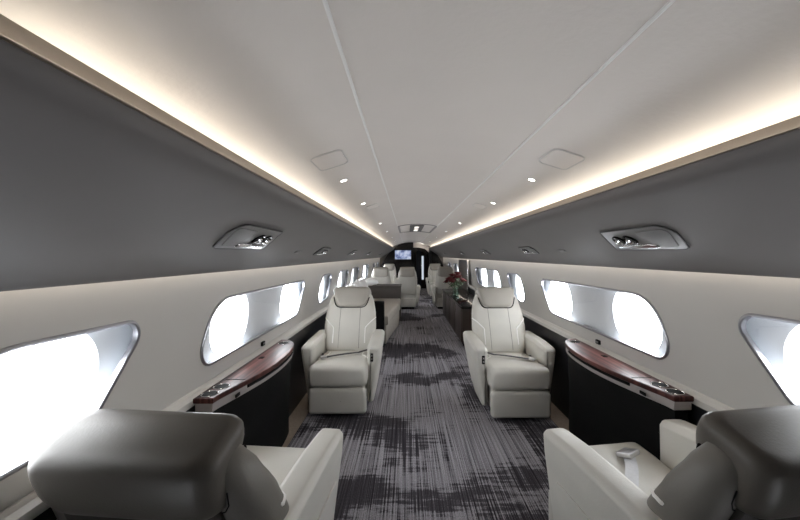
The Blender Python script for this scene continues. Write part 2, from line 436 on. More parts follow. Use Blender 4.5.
# ---- ceiling fittings
def cmap(x, y):
    n = cnorm(x); t = Vector((0, 1, 0)); u = t.cross(n)
    if u.x < 0: u = -u
    o = Vector((x, y, cz(x)))
    return lambda p: o + u * p.x + t * p.y + n * p.z
for s in (-1, 1):
    mp = cmap(s * 0.475, 1.36)
    root = thing('oxygen_hatch', 'rounded flush hatch on the ceiling, %s of the seam lines, nearest the camera' % SIDE[s], 'ceiling hatch', mp(Vector((0, 0, 0))), 0, 'ceiling hatches')
    out = rrect(0, 0, 0.063, 0.088, 0.026)
    MB().slab(offset2(out, 0.0045), -0.004, 0.004, 0.002, mp=mp).build('lid', ceilm, root, world=True)
    MB().loft([[(*q, 0.0) for q in offset2(out, -0.004)], [(*q, 0.005) for q in offset2(out, -0.003)], [(*q, 0.005) for q in offset2(out, 0.0)], [(*q, 0.0) for q in offset2(out, 0.002)]], closed=True, mp=mp).build('rim', palep, root, world=True)
    mp = cmap(s * 0.44, 2.72)
    root = thing('oxygen_hatch', 'small flush hatch on the ceiling, %s side, beyond the second downlight' % SIDE[s], 'ceiling hatch', mp(Vector((0, 0, 0))), 0, 'ceiling hatches')
    out = rrect(0, 0, 0.05, 0.085, 0.02)
    MB().slab(offset2(out, 0.003), -0.004, 0.003, 0.001, mp=mp).build('lid', ceilm, root, world=True)
    MB().loft([[(*q, 0.0) for q in offset2(out, -0.003)], [(*q, 0.004) for q in offset2(out, -0.002)], [(*q, 0.004) for q in offset2(out, 0.001)], [(*q, 0.0) for q in offset2(out, 0.002)]], closed=True, mp=mp).build('rim', palep, root, world=True)
    for k, y in enumerate((1.70, 2.46, 4.0, 5.4, 7.2, 9.0)):
        mp = cmap(s * 0.485, y)
        nth = ('nearest the camera', 'second from the camera', 'third from the camera', 'fourth from the camera', 'fifth from the camera', 'last before the black bulkhead')[k]
        root = thing('downlight', 'tiny round lit downlight on the %s ceiling slope, %s' % (SIDE[s], nth), 'downlight', mp(Vector((0, 0, 0))), 0, 'ceiling downlights')
        MB().lathe([(0.021, -0.003), (0.021, 0.003), (0.016, 0.005), (0.0155, 0.002)], 20, mp=mp).build('ring', chrome, root, world=True)
        MB().lathe([(0.0155, 0.0), (0.0155, 0.004), (0.004, 0.005)], 16, mp=mp).build('lens', lampm, root, world=True)
# centre service panel
mp = cmap(0.0, 5.7)
root = thing('ceiling_service_panel', 'wide flush service panel with three small lights in the ceiling centre', 'ceiling panel', (0, 5.7, 1.80))
out = rrect(0, 0, 0.29, 0.75, 0.06)
def bow(p): return Vector((p.x, 5.7 + p.y, cz(p.x) - p.z))
def dense(o, n=3):
    r = []
    for i in range(len(o)):
        a, b_ = Vector(o[i]), Vector(o[(i + 1) % len(o)])
        k = n * 3 if (b_ - a).length > 0.1 else 1
        for j in range(k): r.append(tuple(a.lerp(b_, j / k)))
    return r
dn = dense(out)
MB().loft([[(*q, 0.0) for q in offset2(dn, -0.012)], [(*q, 0.010) for q in offset2(dn, -0.010)], [(*q, 0.010) for q in offset2(dn, 0.008)], [(*q, 0.0) for q in offset2(dn, 0.020)]], closed=True, mp=bow).build('rim', fascia, root, world=True)
MB().slab(rrect(0.0, 0, 0.11, 0.62, 0.02), 0.0, 0.012, 0.003, mp=bow).build('lamp_plate', cover, root, world=True)
for k in (-0.36, 0.0, 0.36):
    MB().lathe([(0.04, 0.0), (0.04, 0.016), (0.03, 0.02)], 14, mp=lambda p, k=k: bow(Vector((p.x, p.y * 2.0 + k, p.z)))).build('lamp', signm, root, world=True)

# ---- forward bulkhead, doorway, lobby behind it
OP0, OP1 = 0.07, 0.66
bo = [(-1.2, 0), (OP0, 0), (OP0, 1.815), (OP1 - 0.1, 1.73), (OP1, 1.60), (OP1, 0), (1.2, 0), (1.2, 1.9), (-1.2, 1.9)]
w = MB().slab(bo, YF, YF + 0.06, ax='y')
# slab cap is concave: build it by hand instead
w = MB()
w.poly(bo, (), lambda x, z: (x, YF, z)); w.poly(bo, (), lambda x, z: (x, YF + 0.06, z))
n = len(bo)
w.add([(x, YF, z) for x, z in bo] + [(x, YF + 0.06, z) for x, z in bo], [(i, (i + 1) % n, n + (i + 1) % n, n + i) for i in range(n)])
struct(w.build('wall_front', blackg, smooth=False))
w = MB().rbox(-1.2, 1.2, 13.3, 13.4, 0, 2.0, 0.005); struct(w.build('wall_lobby', backwood, smooth=False))
w = MB().rbox(-0.05, OP0, YF + 0.06, 13.3, 0, 1.9, 0.002); w.rbox(OP1 + 0.1, OP1 + 0.2, YF + 0.06, 13.3, 0, 1.9, 0.002); struct(w.build('wall_corridor', navy, smooth=False))
w = MB().rbox(0.0, 0.8, YF + 0.06, 13.3, 1.79, 1.83, 0.002); struct(w.build('ceiling_corridor', palep, smooth=False))
# inner arch frame in the corridor
ain = [(OP0, 0), (OP0 + 0.08, 0), (OP0 + 0.09, 1.42), (OP0 + 0.18, 1.52), (OP0 + 0.34, 1.48), (OP1 - 0.08, 1.34), (OP1 - 0.02, 1.12), (OP1 - 0.02, 0), (OP1 + 0.11, 0), (OP1 + 0.11, 1.22), (OP1 + 0.02, 1.42), (OP1 - 0.14, 1.57), (OP0 + 0.22, 1.62), (OP0, 1.62)]
pn = MB(); pq = [(OP0, 1.60), (OP0 + 0.22, 1.60), (OP1 - 0.14, 1.55), (OP1 + 0.02, 1.40), (OP1 + 0.11, 1.20), (OP1 + 0.11, 1.80), (OP0, 1.80)]
pn.poly(pq, (), lambda x, z: (x, 12.545, z)); pn.poly(pq, (), lambda x, z: (x, 12.56, z)); n = len(pq)
pn.add([(x, 12.545, z) for x, z in pq] + [(x, 12.56, z) for x, z in pq], [(i, (i + 1) % n, n + (i + 1) % n, n + i) for i in range(n)])
struct(pn.build('wall_corridor_header', palep, smooth=False))
w = MB(); w.poly(ain, (), lambda x, z: (x, 12.5, z)); w.poly(ain, (), lambda x, z: (x, 12.54, z)); n = len(ain)
w.add([(x, 12.5, z) for x, z in ain] + [(x, 12.54, z) for x, z in ain], [(i, (i + 1) % n, n + (i + 1) % n, n + i) for i in range(n)])
struct(w.build('trim_5', blackg, smooth=False))
d = MB().rbox(0.20, 0.40, 12.9, 12.94, 0.01, 1.55, 0.006); d = struct(d.build('door_1', navy))
MB().rbox(0.37, 0.385, 12.885, 12.90, 0.80, 1.0, 0.004).build('door_handle', chrome, d)
struct(MB().rbox(0.43, 0.51, 13.29, 13.298, 0.35, 1.30, 0.002).build('window_20', slitm, smooth=False))  # glowing strip for the light through the doorway curtain
arch = [(1.13, 0.0), (1.13, 0.90), (1.06, 1.10), (0.91, 1.33), (0.74, 1.53), (0.52, 1.70), (0.28, 1.80), (0.06, 1.83)]
arch = [(x + 0.03, z) for x, z in arch] + [(-x + 0.03, z) for x, z in arch[::-1]]
ao = [(-1.25, 0), (-1.25, 1.95), (1.25, 1.95), (1.25, 0)]
loop = ao + arch
w = MB(); n = len(loop)
w.poly(loop, (), lambda x, z: (x, YF - 0.012, z))
w.add([(x, YF - 0.012, z) for x, z in arch] + [(x, YF, z) for x, z in arch], [(i, i + 1, len(arch) + i + 1, len(arch) + i) for i in range(len(arch) - 1)])
struct(w.build('trim_12', binm, smooth=False))
mo = thing('wall_monitor', 'flat screen showing a pale blue map on the black bulkhead', 'monitor', (-0.30, YF - 0.03, 1.19))
MB().rbox(-0.61, 0.0, YF - 0.035, YF, 1.17, 1.53, 0.006).build('housing', blackg, mo, world=True)
MB().rbox(-0.59, -0.02, YF - 0.04, YF - 0.033, 1.19, 1.51, 0.002).build('screen', screenm, mo, world=True)
# black upright beside the doorway
struct(MB().rbox(OP1 - 0.03, OP1 + 0.06, YF - 0.05, YF + 0.02, 0.0, 1.72, 0.006).build('trim_6', black))
# added light block behind the camera
vb = MB()      # unseen black box, added to keep light off the near chair backs
vb.rbox(-1.2, 1.2, -0.41, -0.35, 0, 1.95, 0.004)
struct(vb.build('wall_light_block_back', black, smooth=False))
for s_, nm in ((-1, 'left'), (1, 'right')):
    struct(MB().rbox(min(s_ * 1.16, s_ * 1.22), max(s_ * 1.16, s_ * 1.22), -0.36, YB, 0, 1.95, 0.004).build('wall_light_block_' + nm, black, smooth=False))  # unseen black sides of the added light-blocking box
struct(MB().rbox(-0.50, 0.50, 0.33, 0.46, 1.70, 1.74, 0.004).build('trim_9', black, smooth=False))  # unseen black slab, added to cut ceiling light on near chair backs
for s_, nm in ((-1, 'left'), (1, 'right')):
    struct(MB().rbox(min(s_ * 1.08, s_ * 1.18), max(s_ * 1.08, s_ * 1.18), 0.30, 0.54, 0, 1.245, 0.004).build('trim_%d' % (10 if s_ < 0 else 11), black, smooth=False))  # unseen black panels, added to stop wall bounce onto near chair backs
struct(MB().rbox(-1.2, 1.2, -0.36, YB, 1.86, 1.92, 0.004).build('ceiling_light_block', black, smooth=False))  # unseen black lid of the added light-blocking box

# ------------------------------------------------------------------ armchairs
HINGE = Vector((0, 0.20, 0.375))
def backmap(rec, kv=1.0, kx=1.0):
    c, s = math.cos(rec), math.sin(rec)
    return lambda p: Vector((p.x * kx, HINGE.y + p.y * c + p.z * kv * s, HINGE.z + p.z * kv * c - p.y * s))
def lerp_tab(tab, t):
    for (a, *va), (b, *vb) in zip(tab, tab[1:]):
        if t <= b:
            k = 0 if b == a else max(0, (t - a) / (b - a)); k = k * k * (3 - 2 * k) * 0.5 + k * 0.5
            return [x + (y - x) * k for x, y in zip(va, vb)]
    return list(tab[-1][1:])
BACK = [(0.0, 0.235, 0.072, 0.0), (0.10, 0.250, 0.076, -0.004), (0.25, 0.270, 0.072, -0.006), (0.40, 0.262, 0.064, 0.0), (0.50, 0.244, 0.058, 0.006), (0.60, 0.214, 0.052, 0.008)]   # v, half width, half depth, centre y
def bfront(x, v, off=0.0):
    w, d, cy = lerp_tab(BACK, v)
    r = 0.05
    ax = abs(x) - (w - r)
    y = cy - d
    if ax > 0: y = cy - d + r - math.sqrt(max(0, r * r - ax * ax))
    return Vector((x, y - off, v))

def armchair(label, loc, rz, aisle, rec=0.32, belt='across', kv=1.0, kx=1.0, tip=0.245, aup=0.0, backm=None, headm=None, rearp=None, name='armchair'):
    """Local: faces -y. aisle = +1 / -1: the side with the control plate."""
    root = thing(name, label, 'armchair', loc, rz, 'cream leather armchairs')
    bm = backmap(rec, kv, kx)
    # backrest
    rings = []
    vs = [0.0, 0.004, 0.012, 0.025] + [0.05 + 0.55 * k / 14 for k in range(13)] + [0.575, 0.59, 0.597, 0.60]
    for v in vs:
        w, d, cy = lerp_tab(BACK, v)
        e = 0.0
        if v < 0.03: e = 0.03 - math.sqrt(max(0, 0.03**2 - (0.03 - v)**2))
        if v > 0.56: e = 0.04 - math.sqrt(max(0, 0.04**2 - (v - 0.56)**2))
        rings.append([(x, y, v) for x, y in rrect(0, cy, w - e, d - e * 0.9, 0.05, 7)])
    back = MB().loft(rings, mp=bm).build('backrest', backm or leather, root)
    # headrest saddle : wraps front and rear of the top of the backrest
    HT = [(0.440, 0.110), (0.455, 0.142), (0.48, 0.162), (0.52, 0.176), (0.57, 0.190), (0.62, 0.200), (0.655, 0.198)]
    HR = [(0.440, 0.165), (0.455, 0.185), (0.48, 0.197), (0.52, 0.202), (0.60, 0.203), (0.655, 0.198)]
    rings = []
    for v in [0.440, 0.443, 0.450, 0.460, 0.475, 0.49, 0.51, 0.54, 0.57, 0.60, 0.62, 0.635, 0.645, 0.652, 0.655]:
        w, = lerp_tab(HT, v); e = 0
        if v > 0.625: e = 0.03 - math.sqrt(max(0, 0.03**2 - (v - 0.625)**2))
        if v < 0.47: e = 0.5 * (0.03 - math.sqrt(max(0, 0.03**2 - (0.47 - v)**2)))
        d = 0.088 + 0.012 * math.sin(min(1, (v - 0.44) / 0.2) * PI)
        wr, = lerp_tab(HR, v)
        ring = []
        for x, y in rrect(0, 0.006, w - e, d - e, 0.045, 7):
            t = min(1, max(0, (y + 0.05) / 0.11)); t = t * t * (3 - 2 * t)
            ring.append((x * (1 + (wr / w - 1) * t), y, v))
        rings.append(ring)
    head = MB().loft(rings, mp=bm).build('headrest', headm or greige, root)
    # dark joint round the headrest, front and rear
    U = [(-0.192, 0.545), (-0.188, 0.53), (-0.176, 0.49), (-0.163, 0.462), (-0.145, 0.444), (-0.12, 0.4365)]
    U = U + [(-x, v) for x, v in U[::-1]]
    MB().tube([bm(bfront(x, v, 0.0)) for x, v in U], 0.0055, 6).build('headrest_joint', softblack, root)
    def brear(x, v):
        w, d, cy = lerp_tab(BACK, v)
        return Vector((x, cy + d, v))
    UR = [(-0.206, 0.53), (-0.202, 0.48), (-0.190, 0.452), (-0.165, 0.437)]
    UR = UR + [(-x, v) for x, v in UR[::-1]]
    MB().tube([bm(brear(x, v)) for x, v in UR], 0.0016, 6).build('headrest_joint', softblack, root)
    # stitched lines on the back front
    for sx in (-1, 1):
        MB().tube([bm(bfront(sx * 0.105, 0.03 + 0.40 * k / 10, 0.0)) for k in range(11)], 0.0022, 6).build('stitching', seam, back)
    # pale accent piping
    for sx in (-1, 1):
        pts = [(0.268, 0.345), (0.258, 0.325), (0.17, 0.235), (0.165, 0.222), (0.165, 0.05)]
        fine = []
        for a, b_ in zip(pts, pts[1:]):
            for k in range(6): fine.append((a[0] + (b_[0] - a[0]) * k / 6, a[1] + (b_[1] - a[1]) * k / 6))
        MB().tube([bm(bfront(sx * x, v, 0.0)) for x, v in fine], 0.006, 6).build('accent_piping', piping, back)
    # rear shell panel
    ro = rpoly([(-0.17, 0.06), (0.17, 0.06), (0.195, 0.27), (0.178, 0.505), (-0.178, 0.505), (-0.195, 0.27)], [0.03, 0.03, 0.06, 0.05, 0.05, 0.06], 5)
    MB().slab(ro, 0.05, 0.078, 0.008, ax='y', mp=bm).build('rear_panel', rearp or leather, root)
    # seat cushion, lofted front to back
    rings = []
    N = 20
    ys = [-0.385, -0.383, -0.378, -0.37, -0.36, -0.345, -0.33] + [-0.30 + 0.49 * k / 9 for k in range(10)] + [0.22, 0.225]
    for y in ys:
        e = 0
        if y < -0.33: e = 0.055 - math.sqrt(max(0, 0.055**2 - (-0.33 - y)**2))
        if y > 0.19: e = 0.035 - math.sqrt(max(0, 0.035**2 - (y - 0.19)**2))
        k = (y + 0.385) / 0.61
        top = 0.428 - 0.032 * k; bot = 0.250
        hw = 0.252 if y < -0.19 else 0.240
        if -0.23 < y < -0.15: hw = 0.252 - 0.012 * (y + 0.23) / 0.08
        ring = []
        for x, z in rrect(0, (top + bot) / 2, hw - e * 0.5, (top - bot) / 2 - e * 0.85, 0.04, 6):
            u = 1 - min(1, abs(x) / 0.25) ** 2
            if z > (top + bot) / 2: z += 0.016 * u * (1 if y > -0.36 else 0.4)
            ring.append((x, y, z))
        rings.append(ring)
    cush = MB().loft(rings).build('seat_cushion', leather, root)
    def ctop(x, y):
        k = (y + 0.385) / 0.61
        return 0.428 - 0.032 * k + 0.016 * (1 - (abs(x) / 0.25) ** 2)
    for sx in (-1, 1):
        pts = []
        for a, b_ in zip([(0.165, 0.08), (0.165, -0.02), (0.24, -0.11)], [(0.165, -0.02), (0.24, -0.11)]):
            for k in range(6): pts.append((a[0] + (b_[0] - a[0]) * k / 5, a[1] + (b_[1] - a[1]) * k / 5))
        MB().tube([(sx * x, y, ctop(x, y) + (-0.001 if x < 0.21 else -0.004 - 0.01 * (x - 0.21) / 0.03)) for x, y in pts], 0.005, 6).build('accent_piping', piping, cush)
    # leg rest panel under the cushion
    lr = MB().slab(rrect(0, 0.139, 0.250, 0.106, 0.034, 6), -0.378, -0.315, 0.028, ax='y').build('leg_rest', leather, root)
    MB().lathe([(0.004, 0.0), (0.004, 0.003), (0.002, 0.004)], 8, mp=lambda p: Vector((0.03 + p.x, -0.374 - p.z, 0.145 + p.y))).build('release_button', softblack, lr)
    # body and plinth
    MB().rbox(-0.225, 0.225, -0.31, 0.24, 0.05, 0.27, 0.02).build('seat_frame', leather, root)
    MB().rbox(-0.19, 0.19, -0.25, 0.18, 0.0, 0.06, 0.01).build('plinth', softblack, root)
    # arms
    for sx in (-1, 1):
        sec = [(0.238, 0.545), (0.262, 0.572), (0.340, 0.570), (0.362, 0.548), (0.356, 0.47), (0.296, 0.075), (0.262, 0.06), (0.240, 0.075), (0.240, 0.40)]
        rad = [0.015, 0.022, 0.022, 0.02, 0.05, 0.02, 0.012, 0.012, 0.02]
        rings = []
        for y in [-tip, 0.002 - tip, 0.008 - tip, 0.018 - tip, 0.033 - tip, 0.055 - tip, -0.05, 0.05, 0.15, 0.31, 0.345, 0.36, 0.368, 0.37]:
            e = 0; drop = 0
            if y < 0.055 - tip: e = 0.032 - 0.032 * math.sqrt(max(0, 1 - ((0.055 - tip - y) / 0.055) ** 2))
            if y > 0.32: e = 0.03 - 0.03 * math.sqrt(max(0, 1 - ((y - 0.32) / 0.05) ** 2))
            tap = 1.0
            out = offset2(rpoly(sec, rad, 4), e)
            zl = 0.0
            if y > 0.05: zl = (y - 0.05) * 0.35
            ring = []
            for x, z in out:
                z2 = z - 0.012 * max(0, (-0.05 - y) / 0.15) * (z > 0.45)
                if z < 0.2: z2 += zl
                else: z2 += aup
                # narrower pad towards the tip
                ring.append((sx * x, y, z2))
            rings.append(ring)
        arm = MB().loft(rings).build('armrest', leather, root)
        # shallow inset panel on the outer face
        def side(p, sx=sx):    # p.x = y, p.y = z
            t = (0.47 - p.y) / 0.395
            return Vector((sx * (0.356 - 0.060 * t + p.z), p.x, p.y))
        io = rpoly([(-0.14, 0.10), (0.15, 0.15), (0.20, 0.43), (-0.15, 0.43)], 0.02, 4)
        MB().slab(io, -0.004, 0.003, 0.002, mp=side).build('side_panel', leather, arm)
        if sx == aisle:
            cpn = MB().rbox(0, 0.026, -tip - 0.007, -tip + 0.015, 0.425, 0.495, 0.004, mp=lambda p, sx=sx: Vector((sx * (0.272 + p.x), p.y, p.z))).build('control_plate', blackg, arm)
            MB().rbox(0.006, 0.020, -tip - 0.010, -tip, 0.465, 0.483, 0.002, mp=lambda p, sx=sx: Vector((sx * (0.272 + p.x), p.y, p.z))).rbox(0.006, 0.020, -tip - 0.010, -tip, 0.437, 0.455, 0.002, mp=lambda p, sx=sx: Vector((sx * (0.272 + p.x), p.y, p.z))).build('control_button', chrome, cpn)
    # seat belt
    def ribbon(pts, hw, up=0.006):
        r = []
        for k, p in enumerate(pts):
            a = Vector(pts[max(0, k - 1)]); b_ = Vector(pts[min(len(pts) - 1, k + 1)])
            t = (b_ - a).normalized(); sd = t.cross(Vector((0, 0, 1))).normalized() * hw
            p = Vector(p)
            r.append([tuple(p - sd), tuple(p + sd), tuple(p + sd + Vector((0, 0, 0.004))), tuple(p - sd + Vector((0, 0, 0.004)))])
        return MB().loft(r)
    if belt == 'across':
        a = Vector((aisle * 0.225, 0.06)); b_ = Vector((-aisle * 0.17, -0.17))
        pts = []
        for k in range(13):
            q = a.lerp(b_, k / 12); pts.append((q.x, q.y, ctop(q.x, q.y) + 0.009 + 0.025 * max(0, 1 - k / 3)))
        bl = ribbon(pts, 0.016).build('seat_belt', strapm, root)
        q = Vector(pts[-1])
        MB().rbox(-0.028, 0.028, -0.02, 0.02, 0, 0.018, 0.005, mp=lambda p: q + Matrix.Rotation(0.45 * aisle, 3, 'Z') @ p).build('buckle', buckm, bl)
        c2 = Vector((-aisle * 0.17, -0.17)); pts = []
        for k in range(9):
            u = Vector((-aisle * (0.19 + 0.035 * k / 8), -0.155 + 0.18 * k / 8)); pts.append((u.x, u.y, ctop(u.x, u.y) + 0.004))
        ribbon(pts, 0.010).build('seat_belt', strapm, root)
    elif belt == 'lengthwise':
        pts = []
        for k in range(13):
            y = 0.04 - 0.27 * k / 12; x = 0.150 - 0.225 * k / 12 + 0.008 * math.sin(k / 2)
            pts.append((x, y, ctop(x, y) + 0.006))
        bl = ribbon(pts, 0.024).build('seat_belt', strapw, root)
        q = Vector(pts[-1])
        tilt = Matrix.Rotation(0.35, 3, 'Z') @ Matrix.Rotation(0.35, 3, 'X')
        bk = MB().rbox(-0.040, 0.040, -0.034, 0.034, 0.004, 0.024, 0.004, mp=lambda p: q + tilt @ p).build('buckle', buckm, bl)
    return root

CX = 0.705
near_l = armchair('armchair seen from behind at left, dark headrest beside the large left window', (-0.785, 1.21, 0), PI - 0.09, -1, 0.36, None, 0.85, 1.25, 0.25, 0.04, nearback, nearhead, rearm)
near_r = armchair('armchair seen from behind at right, pale belt and metal buckle on its seat', (0.772, 1.215, 0), PI + 0.13, 1, 0.36, 'lengthwise', 0.85, 1.14, 0.25, 0.04, nearback, nearhead, rearm)
far_l = armchair('cream armchair left of the aisle facing the camera, in front of the divan', (-0.735, 3.06, 0), 0, 1, 0.38)
far_r = armchair('cream armchair right of the aisle facing the camera, in front of the flowers', (0.740, 2.98, 0), 0, -1, 0.38)
near_l.scale = near_r.scale = (0.93, 1, 1)
far_l.scale = far_r.scale = (0.95, 1, 1)
# forward cabin: same chairs again
def again(src, label, loc, rz):
    c = copy_tree(src); c.location = loc; c.rotation_euler = (0, 0, rz); c['label'] = label; return c
plain = armchair('far cream armchair with its back to the camera beside the left windows behind the divan', (-0.80, 8.35, 0), PI, -1, 0.22, None)
plain.scale = (0.9, 0.9, 1.02)
again(plain, 'far cream armchair with its back to the camera standing at the aisle below the monitor', (-0.155, 8.35, 0), PI)
again(plain, 'far cream armchair with its back to the camera, right of the aisle behind the flowers', (0.77, 8.35, 0), PI)
again(plain, 'distant cream armchair at left facing the camera, against the black bulkhead', (-0.76, 10.8, 0), 0)
again(plain, 'distant cream armchair at right facing the camera, against the black bulkhead', (0.78, 10.8, 0), 0)

# ------------------------------------------------------------------ side consoles
def console(s):
    root = thing('side_console', 'black side console with glossy wine-red wood top under the %s double window' % SIDE[s], 'console', (s * 1.0, 1.95, 0))
    fr = [(1.475, 1.030), (1.52, 1.026), (1.60, 1.004), (1.80, 0.955), (1.95, 0.935), (2.10, 0.932), (2.25, 0.945), (2.38, 0.975), (2.46, 1.015), (2.50, 1.06)]
    # smooth front curve
    pts = []
    for (a, xa), (b_, xb) in zip(fr, fr[1:]):
        for k in range(4): pts.append((xa + (xb - xa) * k / 4, a + (b_ - a) * k / 4))
    pts.append((fr[-1][1], fr[-1][0]))
    for _ in range(3): pts = [pts[0]] + [((p[0] + 2 * q[0] + r[0]) / 4, (p[1] + 2 * q[1] + r[1]) / 4) for p, q, r in zip(pts, pts[1:], pts[2:])] + [pts[-1]]
    out = [(s * x, y) for x, y in pts] + [(s * 1.120, 2.51), (s * 1.120, 1.475)]
    MB().slab(out, 0.668, 0.694, 0.006).build('wood_top', woodm, root, world=True)
    MB().slab(offset2(out, 0.006), 0.628, 0.668, 0.004).build('fascia', fascia, root, world=True)
    lo = []
    for x, y in out:
        lo.append((s * max(abs(x), 1.06 + (abs(x) - 1.06) * 0.25), y))
    ins = offset2(out, 0.016)
    MB().loft([[(x, y, 0.0) for x, y in lo], [(x * 0.35 + u * 0.65, y * 0.35 + w_ * 0.65, 0.42) for (x, y), (u, w_) in zip(lo, ins)], [(x, y, 0.60) for x, y in ins], [(x, y, 0.628) for x, y in ins]]).build('cabinet_body', softblack, root, world=True, angle=50)
    # dark grip slot on the fascia, a latch, and cup holders
    slot = MB()
    fp = [(x, y) for x, y in pts if 1.70 < y < 2.30]
    slot.tube([(s * (x + 0.006), y, 0.660) for x, y in fp], 0.009, 6)
    slot.build('grip_slot', softblack, root, world=True)
    MB().rbox(0, 0.006, -0.02, 0.02, 0.640, 0.656, 0.002, mp=lambda p: Vector((s * (0.991 + p.x), 1.62 + p.y, p.z))).build('latch', softblack, root, world=True)
    for y, x, r in ((1.522, 1.073, 0.034), (1.606, 1.066, 0.034), (2.40, 1.060, 0.036)):
        ch = MB().lathe([(r + 0.002, 0.690), (r + 0.002, 0.6962), (r, 0.6975), (r - 0.002, 0.6962), (r - 0.002, 0.694)], 24, mp=lambda p: Vector((s * x + p.x, y + p.y, p.z))).build('cup_holder', chrome, root, world=True)
        o = MB().lathe([(r - 0.002, 0.690), (r - 0.002, 0.6955), (0.004, 0.6955)], 24, mp=lambda p: Vector((s * x + p.x, y + p.y, p.z) ) - root.location).build('cup_well', softblack, ch)
    MB().rbox(-0.05, 0.05, -0.003, 0.003, 0.692, 0.6955, 0.001, mp=lambda p: Vector((s * 1.045 + p.x, 1.70 + p.y, p.z))).build('lid_joint', softblack, root, world=True)
    MB().rbox(-0.014, 0.014, -0.018, 0.018, 0.692, 0.697, 0.002, mp=lambda p: Vector((s * 1.07 + p.x, 2.06 + p.y, p.z))).build('lid_catch', softblack, root, world=True)
    so = thing('wall_socket', 'tiny black socket on the %s wall between window and wood-topped console' % SIDE[s], 'socket', (s * wx(0.725), 2.28, 0.725))
    z0 = 0.725
    MB().rbox(-0.012, 0.004, -0.022, 0.022, -0.014, 0.014, 0.003, mp=lambda p: Vector((s * (wx(z0) + p.x - 0.001), 2.28 + p.y, z0 + p.z))).build('socket_plate', softblack, so, world=True)
    MB().rbox(-0.014, -0.010, -0.012, 0.012, -0.006, 0.006, 0.001, mp=lambda p: Vector((s * (wx(z0) + p.x - 0.001), 2.28 + p.y, z0 + p.z))).build('socket_port', steel, so, world=True)
console(-1); console(1)

# ------------------------------------------------------------------ divan, pillows
dv = thing('divan', 'beige divan along the left windows with a black end rest', 'sofa', (-0.75, 5.7, 0))
def dvx(y): return -0.44 + 0.15 * min(1, max(0, (y - 4.9) / 1.2)) ** 1.2
fp = [(dvx(y), y) for y in [4.82 + 1.95 * k / 16 for k in range(17)]]
out = [(-1.115, 4.82)] + fp + [(-1.115, 6.77)]
MB().slab(out, 0.30, 0.45, 0.035).build('seat_cushion', fabricb, dv, world=True)
MB().slab(offset2(out, 0.03), 0.03, 0.31, 0.01).build('base', fabricb, dv, world=True)
MB().slab(offset2(out, 0.08), 0.0, 0.04, 0.0).build('plinth', softblack, dv, world=True, smooth=False)
MB().rbox(-1.07, -0.49, 4.70, 4.81, 0.02, 0.67, 0.02).build('end_rest', softblack, dv, world=True)
MB().rbox(-1.118, -1.055, 4.82, 6.77, 0.44, 0.65, 0.02).build('backrest', fabricb, dv, world=True)
def pillow(loc, rx, rz, label, w=0.25, d=0.22, t=0.11):
    root = None
    m = MB(); N = 18; rings = []
    vs = []; fs = []
    for sgn in (1, -1):
        o = len(vs)
        for i in range(N + 1):
            for k in range(N + 1):
                u, v = -1 + 2 * i / N, -1 + 2 * k / N
                h = ((1 - u ** 4) * (1 - v ** 4)) ** 0.55
                pu = u * (1 - 0.08 * (1 - v * v) * abs(u)); pv = v * (1 - 0.08 * (1 - u * u) * abs(v))
                wob = 0.012 * math.sin(5 * u + 2 * v) * h
                vs.append((pu * w, pv * d, sgn * t * h + wob))
        for i in range(N):
            for k in range(N):
                a = o + i * (N + 1) + k
                fs.append((a, a + 1, a + N + 2, a + N + 1))
    m.add(vs, fs)
    o = m.build('pillow', pillowm, angle=80)
    o.location = loc; o.rotation_euler = (rx, 0, rz)
    return tag(o, label, 'pillow', 'white pillows on divan and low cabinet')
lc = thing('low_cabinet', 'low dark taupe cabinet across the far end of the divan with white pillows on it', 'cabinet', (-0.7, 7.0, 0))
MB().rbox(-1.10, -0.29, 6.80, 7.28, 0.03, 0.675, 0.012).build('cabinet_body', taupe, lc, world=True)
MB().rbox(-1.06, -0.33, 6.84, 7.24, 0.0, 0.04, 0.004).build('plinth', softblack, lc, world=True)
MB().rbox(-1.115, -0.28, 6.785, 7.295, 0.675, 0.70, 0.008).build('cabinet_top', taupe, lc, world=True)
pillow((-0.93, 6.95, 0.778), 0.10, 0.15, 'puffy white pillow lying on the low dark cabinet beyond the divan', 0.165, 0.13, 0.072)
for y, nth in ((5.12, 'at the near end of the divan'), (5.68, 'in the middle of the divan'), (6.24, 'at the far end of the divan')):
    pillow((-0.985, y, 0.675), 1.22, PI / 2 + 0.05 * math.sin(y * 9), 'white pillow leaning on the left wall %s' % nth, 0.27, 0.235, 0.085)

# ------------------------------------------------------------------ credenza with flowers, slim cabinet
cr = thing('credenza', 'low dark gloss wood credenza right of the aisle carrying the flowers', 'cabinet', (0.86, 6.0, 0))
MB().rbox(0.63, 1.08, 4.75, 7.25, 0.05, 0.56, 0.008).build('cabinet_body', backwood, cr, world=True)
MB().rbox(0.66, 1.07, 4.8, 7.2, 0.0, 0.055, 0.004).build('plinth', softblack, cr, world=True)
MB().rbox(0.615, 1.082, 4.73, 7.27, 0.56, 0.59, 0.006).build('counter_top', blackg, cr, world=True)
for k in range(4):
    y0 = 4.78 + k * 0.615
    dd = MB().rbox(0.620, 0.634, y0 + 0.006, y0 + 0.605, 0.07, 0.55, 0.004).build('cabinet_door', backwood, cr, world=True)
    h = MB().rbox(0.610, 0.621, y0 + 0.54, y0 + 0.56, 0.42, 0.52, 0.003).build('handle', chrome, cr, world=True)
    h.parent = dd
sc2 = thing('wall_panel', 'dark upright veneer panel with bright metal edge on the right wall behind the flowers', 'wall panel', (1.10, 7.4, 0.60))
MB().rbox(1.082, 1.112, 6.80, 7.95, 0.60, 1.225, 0.006).build('veneer_board', backwood, sc2, world=True)
MB().rbox(1.074, 1.116, 6.765, 6.80, 0.60, 1.225, 0.006).build('edge_strip', chrome, sc2, world=True)

